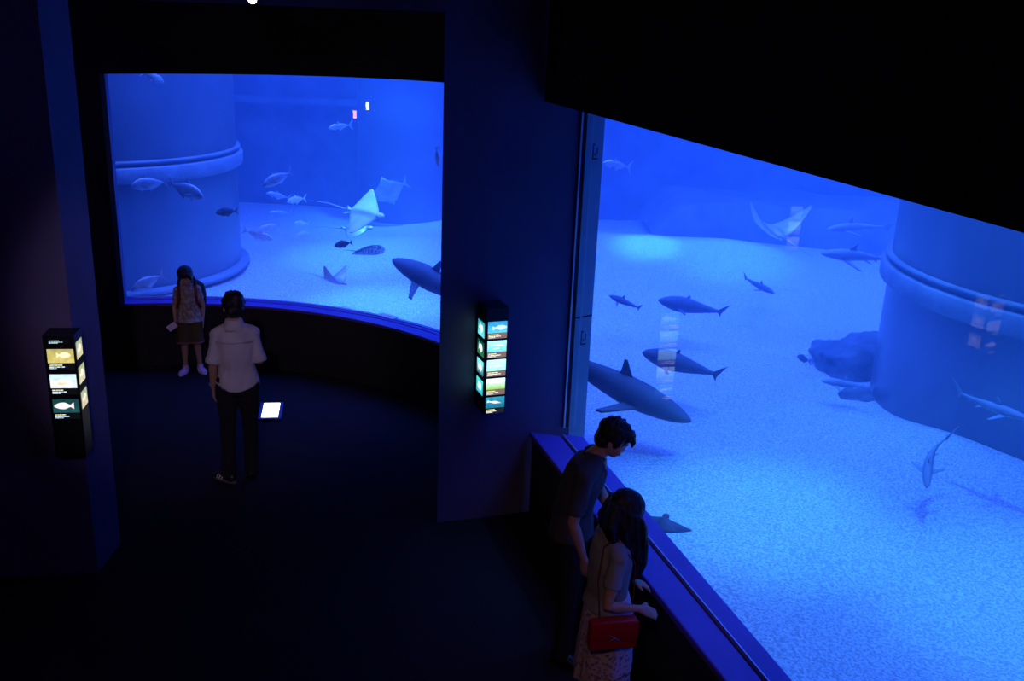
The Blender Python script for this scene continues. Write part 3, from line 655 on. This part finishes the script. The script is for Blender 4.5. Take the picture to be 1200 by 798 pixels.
def shoe(parent, an, d, s, m, msole, stripe=None, mstripe=None, name='shoe'):
    bm = bmesh.new(); foot_mesh(bm, an, d, s, 1.14); sh = bake(name, bm, m, parent, .006, 2)
    an = Vector(an); d = Vector(d).normalized(); z = Vector((0, 0, 1)); lat = d.cross(z); base = Vector((an.x, an.y, 0))
    bm = bmesh.new(); out = []
    for k in range(28):
        a = 2 * pi * k / 28; x = cos(a); w = (.050 if x > 0 else .042) * s; p = base + d * (.062 * s + x * .142 * s) + lat * (sin(a) * w); out.append((p.x, p.y))
    prism(bm, out, .001, .022 * s); obj('sole', bm, msole, sh)
    if stripe:
        for q in (1, -1):
            for i in range(3):
                bm = bmesh.new(); p = base + d * (.045 + .028 * i) * s
                tube(bm, [p + lat * q * .047 * s + z * .022 * s, p + lat * q * .044 * s + z * .045 * s - d * .01 * s, p + lat * q * .024 * s + z * (.066 - i * .006) * s - d * .02 * s], [.0065 * s] * 3, side=d, seg=6); obj('stripe', bm, mstripe, sh)
    return sh
def fold(amp, fx, fz, seed):
    return lambda p: amp * noise.noise(Vector((p.x * fx, p.y * fx, p.z * fz + seed))) + amp * .5 * noise.noise(Vector((p.x * fx * 2.4, p.y * fx * 2.4, p.z * fz * 2 + seed)))
def torso_path(J): return [Vector(J[k]) for k in ('crotch', 'pelvis', 'waist', 'ribs', 'chest', 'shoulder', 'neck0')]
TR = [(.130, .095), (.160, .112), (.135, .098), (.148, .108), (.162, .110), (.135, .085), (.062, .056)]
def body(parent, J, s, fem=False, hands=True, legs=True, voxel=.0075, left_curl=.35, right_curl=.35):
    bm = bmesh.new(); k = .9 if fem else 1
    tube(bm, torso_path(J), [(a * s * k, b * s * k) for a, b in TR], seg=24)
    tube(bm, [J['neck0'] - Vector((0, 0, .03 * s)), J['neck0'], J['neck1'], J['head']], [.062 * s * k, .054 * s * k, .050 * s * k, .045 * s], seg=16)
    head(bm, J['head'], J['hr'], J.get('hs', 1.0))
    for q in ('l', 'r'): tube(bm, [J['neck0'] + Vector((0, 0, .01 * s)), J['neck0'].lerp(J['sh_' + q], .5) + Vector((0, 0, -.010 * s)), J['sh_' + q] + Vector((0, 0, -.004 * s))], [.050 * s * k, .050 * s * k, .046 * s * k], side=(0, 1, 0))
    AR_ = [.050, .047, .038, .036, .037, .028, .022]
    for q in ('l', 'r'):
        limb(bm, J['sh_' + q], J['el_' + q], J['wr_' + q], [x * k for x in AR_], s)
        ell(bm, J['sh_' + q], (.055 * s * k, .052 * s * k, .055 * s * k))
        hand(bm, J['wr_' + q], J['hd_' + q], J['pn_' + q], s * (.95 if fem else 1), left_curl if q == 'l' else right_curl, left=(q == 'l'))
        limb(bm, J['hip_' + q], J['kn_' + q], J['an_' + q], [.085, .082, .060, .052, .056, .038, .034], s * (.95 if fem else 1))
        foot_mesh(bm, J['an_' + q], J['ft_' + q], s)
    return bake('body', bm, m_skin, parent, voxel, 2)
def stand(s, W=.185):
    V = lambda x, y, z: Vector((x, y, z)) * s
    return dict(crotch=V(0, 0, .84), pelvis=V(0, 0, .94), waist=V(0, 0, 1.06), ribs=V(0, .0, 1.17), chest=V(0, 0, 1.28), shoulder=V(0, -.005, 1.385), neck0=V(0, -.01, 1.435), neck1=V(0, .0, 1.49), head=V(0, .015, 1.585),
                sh_l=V(-W + .015, 0, 1.362), sh_r=V(W - .015, 0, 1.362), el_l=V(-W - .03, -.01, 1.10), el_r=V(W + .03, -.01, 1.10), wr_l=V(-W - .035, .03, .86), wr_r=V(W + .035, .03, .86),
                hd_l=Vector((0, .1, -1)), hd_r=Vector((0, .1, -1)), pn_l=Vector((1, .2, 0)), pn_r=Vector((-1, .2, 0)),
                hip_l=V(-.085, 0, .90), hip_r=V(.085, 0, .90), kn_l=V(-.095, .015, .49), kn_r=V(.095, .015, .49), an_l=V(-.10, 0, .085), an_r=V(.10, 0, .085), ft_l=Vector((-.25, 1, 0)), ft_r=Vector((.25, 1, 0)), hr=Matrix.Identity(3), hs=1.0)
def garment(name, parent, J, s, m, lo, sleeves, k=1.12, amp=.006, seed=0, hem=None, grow=.012, voxel=.008, fem=False, neck=.5, frill=None):
    """closed garment volume round the torso; sleeves: fraction of the arm each covers"""
    bm = bmesh.new(); pts = torso_path(J); kk = .9 if fem else 1
    rr = [(a * s * kk + grow, b * s * kk + grow) for a, b in TR]
    idx = ('crotch', 'pelvis', 'waist').index(lo); pts = pts[idx:]; rr = rr[idx:]
    pts[-1] = pts[-2].lerp(pts[-1], neck); rr[-1] = (.085 * s * kk, .072 * s * kk)
    if hem:
        pts = [pts[0] + Vector(hem[0])] + pts; rr = [(rr[0][0] + hem[1], rr[0][1] + hem[1])] + rr
    tube(bm, pts, rr, seg=32)
    for q, f in sleeves.items():
        a, b, c = J['sh_' + q], J['el_' + q], J['wr_' + q]
        ell(bm, a, (.064 * s * kk, .062 * s * kk, .062 * s * kk))
        n_ = J['neck0']; tube(bm, [n_ + Vector((0, 0, -.012 * s)), n_.lerp(a, .5) + Vector((0, 0, -.014 * s)), a], [.066 * s * kk, .068 * s * kk, .062 * s * kk], side=(0, 1, 0))
        if f <= 1: e_ = a.lerp(b, f); tube(bm, [a, a.lerp(e_, .5), e_], [.057 * s * kk, .056 * s * kk, .060 * s * kk])
        else: e_ = b.lerp(c, f - 1); tube(bm, [a, a.lerp(b, .6), b, e_], [.062 * s, .056 * s, .052 * s, .050 * s])
    return bake(name, bm, m, parent, voxel, 3, fold(amp, 9, 5, seed))
def trousers(name, parent, J, s, m, kneef=2.0, r=(.100, .094, .074, .068, .066, .060, .062), seed=1, amp=.005):
    bm = bmesh.new(); tube(bm, [J['crotch'] - Vector((0, 0, .02 * s)), J['pelvis'], J['pelvis'].lerp(J['waist'], .75)], [(.150 * s, .112 * s), (.172 * s, .124 * s), (.146 * s, .108 * s)], seg=28)
    for q in ('l', 'r'):
        a, b, c = J['hip_' + q], J['kn_' + q], J['an_' + q] - Vector((0, 0, .04 * s))
        if kneef >= 2: limb(bm, a, b, c, r, s)
        else:
            e_ = a.lerp(b, kneef); tube(bm, [a, a.lerp(e_, .5), e_], [r[0] * s, r[1] * s, (r[1] + .004) * s], seg=18)
    return bake(name, bm, m, parent, .008, 2, fold(amp, 8, 12, seed))

# --- man in the white shirt, seen from behind
fx = atz(284, 561, 0)
man = tag(empty('person', (fx.x, fx.y, 0), R(14)), 'person in a white rolled-sleeve shirt and black trousers standing with back turned', 'person')
J_ = stand(1.01, .168); J_['sh_l'] += Vector((.008, 0, -.018)); J_['sh_r'] += Vector((-.008, 0, -.018))
J_.update(el_l=Vector((-.190, -.03, 1.115)), wr_l=Vector((-.205, .02, .88)), el_r=Vector((.195, -.03, 1.12)), wr_r=Vector((.14, .18, 1.10)), hd_r=Vector((-.7, .55, .25)), pn_r=Vector((0, .3, -1)),
          an_l=Vector((-.11, -.03, .086)), ft_l=Vector((-.75, .8, 0)), an_r=Vector((.085, .03, .086)), ft_r=Vector((.15, 1, 0)), kn_l=Vector((-.10, .0, .49)), kn_r=Vector((.09, .03, .49)))
J_['hr'] = Matrix.Rotation(R(10), 3, 'Z') @ Matrix.Rotation(R(-12), 3, 'X')
b_ = body(man, J_, 1.01); face_bits(man, J_['head'], J_['hr'])
trousers('trousers', man, J_, 1.0, m_trs)
sh = garment('shirt', man, J_, 1.01, m_shirt, 'pelvis', {'l': 1.0, 'r': 1.0}, amp=.013, seed=4, hem=((0, 0, -.07), .010), grow=.014)
for v in sh.data.vertices:                       # rounded shirt tail
    if v.co.z < .90: v.co.z += .05 * min(1, (abs(v.co.x) / .17)) ** 2
for q in ('l', 'r'):
    e_ = J_['sh_' + q].lerp(J_['el_' + q], .98); d = (J_['el_' + q] - J_['sh_' + q]).normalized()
    bm = bmesh.new(); tube(bm, [e_ - d * .05, e_ - d * .045, e_ + d * .0, e_ + d * .008], [.058, .064, .066, .058], seg=20); o = bake('rolled_cuff', bm, m_shirt, sh, .006, 2, fold(.004, 20, 20, 3))
bm = bmesh.new(); n0 = J_['neck0']
tube(bm, [n0 + Vector((0, -.004, -.03)), n0 + Vector((0, -.006, -.0)), n0 + Vector((0, -.006, .050))], [(.100, .088), (.084, .078), (.072, .068)], seg=24); bake('collar', bm, m_shirt, sh, .006, 1)
bm = bmesh.new()
tube(bm, [Vector((-.16, -.118, 1.335)), Vector((-.08, -.140, 1.325)), Vector((0, -.145, 1.322)), Vector((.08, -.140, 1.325)), Vector((.16, -.118, 1.335))], [.0025] * 5, seg=6); obj('yoke_seam', bm, m_shirt, sh, True)
bm = bmesh.new(); h, hr = J_['head'], J_['hr']; P = lambda x, y, z: h + hr @ Vector((x, y, z))
ell(bm, P(0, -.022, .036), (.092, .104, .096), hr, 28, 18); ell(bm, P(0, -.045, -.030), (.080, .072, .070), hr); ell(bm, P(0, .045, .082), (.066, .045, .036), hr)
for i in range(46):
    a = random.uniform(0, 2 * pi); e0 = random.uniform(-.2, 1.3); p = Vector((cos(a) * cos(e0) * .082, -.025 + sin(a) * cos(e0) * .092, .036 + sin(e0) * .086))
    if p.y > .05 and p.z < .06: continue
    ell(bm, P(*p), (.018, .018, .026), hr @ Matrix.Rotation(random.uniform(-.6, .6), 3, 'Y'), 8, 6)
bake('hair', bm, m_hair, man, .006, 1, fold(.004, 40, 22, 2))
shoe(man, J_['an_l'], J_['ft_l'], 1.05, m_black, mat('grey_rubber', (.15, .13, .15), .7), True, m_white); shoe(man, J_['an_r'], J_['ft_r'], 1.05, m_black, m_black, True, mat('dull_grey_leather', (.12, .11, .12), .6))
d = (J_['wr_l'] - J_['el_l']).normalized(); p = J_['wr_l'] - d * .03
bm = bmesh.new(); tube(bm, [p - d * .012, p + d * .012], [.0285, .0285], seg=18); ell(bm, p + Vector((-.028, 0, 0)), (.006, .017, .017)); o = obj('wristwatch', bm, m_strip); o.matrix_world = Matrix.Translation(man.location) @ Matrix.Rotation(R(14), 4, 'Z')
tag(o, 'pale wristwatch on the left wrist of the man in white', 'watch')

# --- child facing the camera
c0 = atz(226, 435, 0); th = R(198)
kid = tag(empty('person', (c0.x, c0.y, 0), th), 'small child with dark braids, printed top and pink shoes standing by the bay window', 'person')
s = .715
J_ = stand(s, .165)
J_['head'] = Vector((.012, .035, 1.135)); J_['neck1'] = Vector((.006, .012, 1.07)); J_['hs'] = .90
J_['hr'] = Matrix.Rotation(R(-6), 3, 'Z') @ Matrix.Rotation(R(-24), 3, 'X') @ Matrix.Rotation(R(6), 3, 'Y')
J_.update(el_r=Vector((.150, -.01, .80)), wr_r=Vector((.150, .06, .645)), hd_r=Vector((.15, .35, -.9)), el_l=Vector((-.155, -.01, .79)), wr_l=Vector((-.145, .02, .62)),
          ft_l=Vector((-.35, 1, 0)), ft_r=Vector((.45, 1, 0)), an_l=Vector((-.085, .0, .062)), an_r=Vector((.075, .01, .062)))
body(kid, J_, s, fem=False, voxel=.0062, right_curl=.8); face_bits(kid, J_['head'], J_['hr'], .9)
top = garment('printed_top', kid, J_, s, m_kid, 'pelvis', {'l': .62, 'r': .62}, amp=.007, seed=9, hem=((0, 0, -.06), .03), grow=.020, voxel=.0065)
trousers('shorts', kid, J_, s, m_short, kneef=.96, r=(.112, .108, .09, .08, .07, .06, .06), seed=5)
for q in ('l', 'r'):
    p = J_['hip_' + q].lerp(J_['kn_' + q], .96); bm = bmesh.new(); tube(bm, [p + Vector((0, 0, .014)), p - Vector((0, 0, .010))], [.0835, .0845], seg=24); obj('shorts_hem', bm, mat('faded_pink_trim', (.30, .10, .10), .8), kid, True)
h, hr = J_['head'], J_['hr']; P = lambda x, y, z: h + hr @ Vector((x, y, z)) * .92
bm = bmesh.new(); ell(bm, P(0, -.022, .034), (.086, .098, .088), hr, 24, 16); ell(bm, P(0, -.05, -.03), (.078, .055, .06), hr); ell(bm, P(0, .052, .062), (.064, .034, .034), hr)
for q in (1, -1): ell(bm, P(q * .066, .030, .010), (.014, .032, .05), hr)
bake('hair', bm, m_hair, kid, .0055, 1, fold(.003, 40, 30, 7))
for q in (1, -1):
    bm = bmesh.new(); pth = [P(q * .078, -.03, -.04), P(q * .092, -.012, -.065), P(q * .094, .01, -.092), P(q * .088, .024, -.12), P(q * .078, .030, -.145), P(q * .07, .032, -.165)]
    for i, p in enumerate(pth):
        ell(bm, p, (.019, .017, .017)); 
        if i: ell(bm, (p + pth[i - 1]) / 2, (.015, .014, .014))
    bake('braid', bm, m_hair, kid, .005, 1, fold(.002, 60, 60, 1))
for q in ('l', 'r'): shoe(kid, J_['an_' + q], J_['ft_' + q], .80, m_kidshoe, m_white, True, m_white)
# backpack worn by the child
RZ = lambda o_, base, ang: setattr(o_, 'matrix_world', Matrix.Translation(base) @ Matrix.Rotation(ang, 4, 'Z'))
bp = tag(empty('backpack', (c0.x, c0.y, 0), th), 'small navy backpack with dark red straps worn by the child', 'bag')
bm = bmesh.new(); tube(bm, [(-.06, -.155, .72), (-.06, -.16, .76), (-.06, -.165, .88), (-.065, -.155, .99), (-.065, -.14, 1.04)], [(.10, .05), (.135, .07), (.14, .075), (.12, .065), (.06, .03)], seg=24); bake('pouch', bm, m_pack, bp, .007, 3, fold(.004, 12, 12, 3))
bm = bmesh.new(); tube(bm, [(-.06, -.225, .75), (-.06, -.24, .80), (-.06, -.235, .86)], [(.08, .02), (.095, .03), (.085, .02)], seg=20); bake('pocket', bm, m_pack, bp, .006, 2)
for q in (1, -1):
    bm = bmesh.new(); tube(bm, [(q * .085, -.10, 1.0), (q * .095, -.03, 1.045), (q * .09, .05, 1.02), (q * .088, .105, .95), (q * .095, .11, .86), (q * .125, .05, .78), (q * .12, -.08, .74)], [(.016, .005)] * 7, seg=8); obj('strap', bm, m_redstrap, bp, True)
# pamphlet in the right hand
w = J_['wr_r']; bm = bmesh.new(); box(bm, (w.x + .035, w.y + .075, w.z - .055), (.105, .004, .075), Matrix.Rotation(R(35), 3, 'Y') @ Matrix.Rotation(R(-12), 3, 'X')); o = obj('pamphlet', bm, m_paper); RZ(o, kid.location, th)
tag(o, "folded pale pamphlet held in the child's hand", 'paper')

# --- young man leaning on the ledge, facing the glass
base = Vector((.425, 5.56, 0)); th = R(-102)
boy = tag(empty('person', base, th), 'person with short black hair and charcoal open-neck shirt, looking down through the long window', 'person')
J_ = stand(1.03, .185)
L = lambda k, dy, dz=0: J_.__setitem__(k, J_[k] + Vector((0, dy, dz)))
L('waist', .01); L('ribs', .03); L('chest', .065); L('shoulder', .10, -.01); L('neck0', .13, -.015); L('neck1', .165, -.02); L('head', .21, -.045)
for q in ('l', 'r'): L('sh_' + q, .085, -.015)
J_.update(el_r=Vector((.235, .04, 1.10)), wr_r=Vector((.225, .12, .86)), hd_r=Vector((0, .25, -1)), el_l=Vector((-.25, .12, 1.13)), wr_l=Vector((-.20, .26, .92)), hd_l=Vector((.2, .8, -.4)), pn_l=Vector((0, -.2, -1)))
J_['hr'] = Matrix.Rotation(R(4), 3, 'Z') @ Matrix.Rotation(R(-30), 3, 'X')
body(boy, J_, 1.02, right_curl=.45); face_bits(boy, J_['head'], J_['hr'])
st_ = garment('shirt', boy, J_, 1.02, m_tee, 'pelvis', {'l': .8, 'r': .8}, amp=.008, seed=14, hem=((0, 0, -.05), .01), grow=.020)
n0 = J_['neck0']
bm = bmesh.new()
for q in (1, -1): tube(bm, [n0 + Vector((q * .03, -.075, .012)), n0 + Vector((q * .075, -.02, .015)), n0 + Vector((q * .062, .05, -.035)), n0 + Vector((q * .012, .075, -.135))], [(.022, .006)] * 4, side=(0, 0, 1), seg=10)
bake('collar', bm, m_tee, st_, .006, 1)
bm = bmesh.new(); tube(bm, [n0 + Vector((0, .052, -.02)), n0 + Vector((0, .062, -.08)), n0 + Vector((0, .062, -.13))], [(.05, .02), (.038, .016), (.012, .008)], seg=16); bake('undershirt', bm, m_lite, boy, .006, 1)
trousers('trousers', boy, J_, 1.02, m_trs, seed=3)
h, hr = J_['head'], J_['hr']; P = lambda x, y, z: h + hr @ Vector((x, y, z))
bm = bmesh.new(); ell(bm, P(0, -.020, .038), (.092, .106, .094), hr, 28, 18); ell(bm, P(0, -.052, -.030), (.080, .062, .066), hr); ell(bm, P(0, .062, .070), (.070, .044, .038), hr)
for x in (-.045, -.02, .01, .038): tube(bm, [P(x, .070, .085), P(x, .104, .058), P(x * 1.05, .113, .026)], [.022, .016, .004], seg=8)
for q in (1, -1): ell(bm, P(q * .074, .018, .012), (.012, .030, .040), hr)
for i in range(50):
    a = random.uniform(0, 2 * pi); e0 = random.uniform(-.3, 1.3); p = Vector((cos(a) * cos(e0) * .082, -.02 + sin(a) * cos(e0) * .094, .038 + sin(e0) * .084))
    if p.y > .05 and p.z < .06: continue
    ell(bm, P(*p), (.016, .018, .024), hr, 8, 6)
bake('hair', bm, m_hair, boy, .006, 1, fold(.004, 40, 22, 12))
for q in ('l', 'r'): shoe(boy, J_['an_' + q], J_['ft_' + q], 1.05, m_black, m_black)

# --- young woman with long hair and a red bag
base = Vector((.585, 4.76, 0)); th = R(-78)
girl = tag(empty('person', base, th), 'person with long black hair, grey-green blouse and patterned pale skirt, standing nearest the camera', 'person')
s = .945; J_ = stand(s, .165)
for k, dy in (('chest', .005), ('shoulder', .01), ('neck0', .015), ('neck1', .03), ('head', .058), ('sh_l', .0), ('sh_r', .0)): L(k, dy, -.01 if k == 'head' else 0)
J_.update(el_r=Vector((.200, -.06, 1.03)), wr_r=Vector((.20, .12, 1.0)), hd_r=Vector((-.05, 1, -.45)), pn_r=Vector((-.6, 0, -1)), el_l=Vector((-.20, .03, 1.04)), wr_l=Vector((-.16, .20, .95)), hd_l=Vector((.1, .9, -.4)), pn_l=Vector((0, -.2, -1)))
J_['hr'] = Matrix.Rotation(R(-14), 3, 'Z') @ Matrix.Rotation(R(-34), 3, 'X'); J_['hs'] = .95
body(girl, J_, s, fem=True, right_curl=.30); face_bits(girl, J_['head'], J_['hr'], .95)
garment('blouse', girl, J_, s, m_top, 'waist', {'l': .62, 'r': .62}, amp=.008, seed=24, hem=((0, 0, -.08), .03), grow=.024, fem=True, neck=.45)
bm = bmesh.new(); zz = [1.0, .95, .88, .78, .66, .55, .445]; rr = [(.122, .096), (.140, .110), (.158, .124), (.166, .132), (.174, .140), (.182, .148), (.190, .156)]
tube(bm, [(0, .0, z) for z in zz], rr, seg=72, wave=lambda i, a: (.010 * i) * sin(9 * a) * .6 + .006 * i * sin(17 * a + 1))
sk = bake('skirt', bm, m_skirt, girl, .008, 1, fold(.004, 14, 5, 2))
bm = bmesh.new(); rr2 = [(a + .012, b + .012) for a, b in rr[:6]]
tube(bm, [(.0, .012, z) for z in zz[:6]], rr2, seg=72, wave=lambda i, a: (.014 * i) * sin(8 * a + 1) * .6); bake('overskirt', bm, m_skirt, girl, .008, 1, fold(.004, 14, 5, 8))
h, hr = J_['head'], J_['hr']; P = lambda x, y, z: h + hr @ Vector((x, y, z)) * .95
bm = bmesh.new(); ell(bm, P(0, -.018, .032), (.086, .102, .090), hr, 28, 18)
def lock(x, y, z, pts, r): tube(bm, [P(x, y, z)] + [h + Vector(p) for p in pts], r, seg=12)
for q in (1, -1):
    for k in range(6):
        f = k / 5; x0 = q * (.070 + .012 * sin(f * 3)); y0 = -.06 + .125 * f
        lock(x0 * .95, y0, .03, [(q * (.080 + .008 * f), y0 * .8 + .015, -.06), (q * .080, y0 * .8 + .035, -.17), (q * .070, y0 * .7 + .050, -.29), (q * (.058 - .01 * f), y0 * .5 + .060, -.39 - .04 * random.random())], [.026, .028, .028, .022, .006])
for k in range(5):
    x0 = -.06 + .03 * k
    lock(x0, -.085, .02, [(x0 * 1.2, -.105, -.06), (x0 * 1.25, -.085, -.14), (x0 * 1.1, -.075, -.20)], [.034, .036, .03, .008])
bake('hair', bm, m_hair, girl, .0065, 1, fold(.005, 45, 7, 19))
for q in ('l', 'r'): shoe(girl, J_['an_' + q], J_['ft_' + q], .95, mat('tan_leather', (.3, .16, .09), .5), m_black)
# red shoulder bag at the hip
bag = tag(empty('handbag', base, th), 'red leather shoulder bag with a metal clasp hanging at the hip of the long-haired woman', 'bag')
yc, zc, xx = -.035, .892, .240
bm = bmesh.new(); box(bm, (xx, yc, zc), (.075, .265, .175)); bevel(bm, .018, 4); obj('pouch', bm, m_red, bag, True)
bm = bmesh.new(); box(bm, (xx + .040, yc, zc + .035), (.008, .262, .112)); bevel(bm, .0035, 3); fl = obj('flap', bm, m_red, bag, True)
bm = bmesh.new(); Rx = Matrix.Rotation(R(40), 3, 'X'); Rn = Matrix.Rotation(R(-40), 3, 'X')
box(bm, (xx + .048, yc + .012, zc - .012), (.006, .045, .007), Rn); box(bm, (xx + .048, yc - .016, zc + .006), (.006, .038, .006), Rn); box(bm, (xx + .049, yc - .002, zc - .006), (.006, .022, .006), Rx); box(bm, (xx + .049, yc - .022, zc - .014), (.006, .018, .006), Rx); bevel(bm, .001, 1); obj('clasp', bm, m_gold, bag)
bm = bmesh.new()
tube(bm, [(xx - .02, yc - .125, zc + .07), (.225, -.11, .98), (.17, -.115, 1.18), (.11, -.075, 1.345), (.09, .0, 1.372), (.14, .10, 1.24), (.20, .08, 1.02), (xx - .02, yc + .125, zc + .07)], [(.005, .003)] * 8, seg=8); obj('strap', bm, m_redstrap, bag, True)

bpy.data.scenes.remove(SC2)
# ------------------------------------------------------------------ dim walkway light behind the camera, with unseen fill spots added for the people
spot('people_fill_spot', (-.5, -.6, 5.2), (-2.75, 8.9, .85), 330, (.88, .62, 1), 19, .6, .12)  # added spot, cone kept to the man and child, off the pier
spot('people_fill_spot', (-.3, -.6, 5.2), (.42, 5.1, .95), 85, (1, .52, .52), 24, .8, .12)  # added spot lighting only the couple at the ledge
area('walkway_light', (-1.6, -.6, 5.2), 1.0, 2.5, (.9, .35, .8), rot=(R(60), 0, R(10)), sy=.6, spread=120)
w_ = bpy.data.worlds.new('world'); S.world = w_; w_.use_nodes = True; w_.node_tree.nodes['Background'].inputs[0].default_value = (0, 0, 0, 1)

S.view_settings.view_transform = 'Standard'; S.view_settings.look = 'None'; S.view_settings.gamma = 1; S.view_settings.use_curve_mapping = False
S.view_settings.exposure = 0
S.cycles.max_bounces = 8; S.cycles.volume_bounces = 1; S.cycles.transparent_max_bounces = 12; S.cycles.diffuse_bounces = 3; S.cycles.glossy_bounces = 3
S.cycles.use_denoising = True; S.cycles.sample_clamp_indirect = 6; S.cycles.caustics_reflective = False; S.cycles.caustics_refractive = False
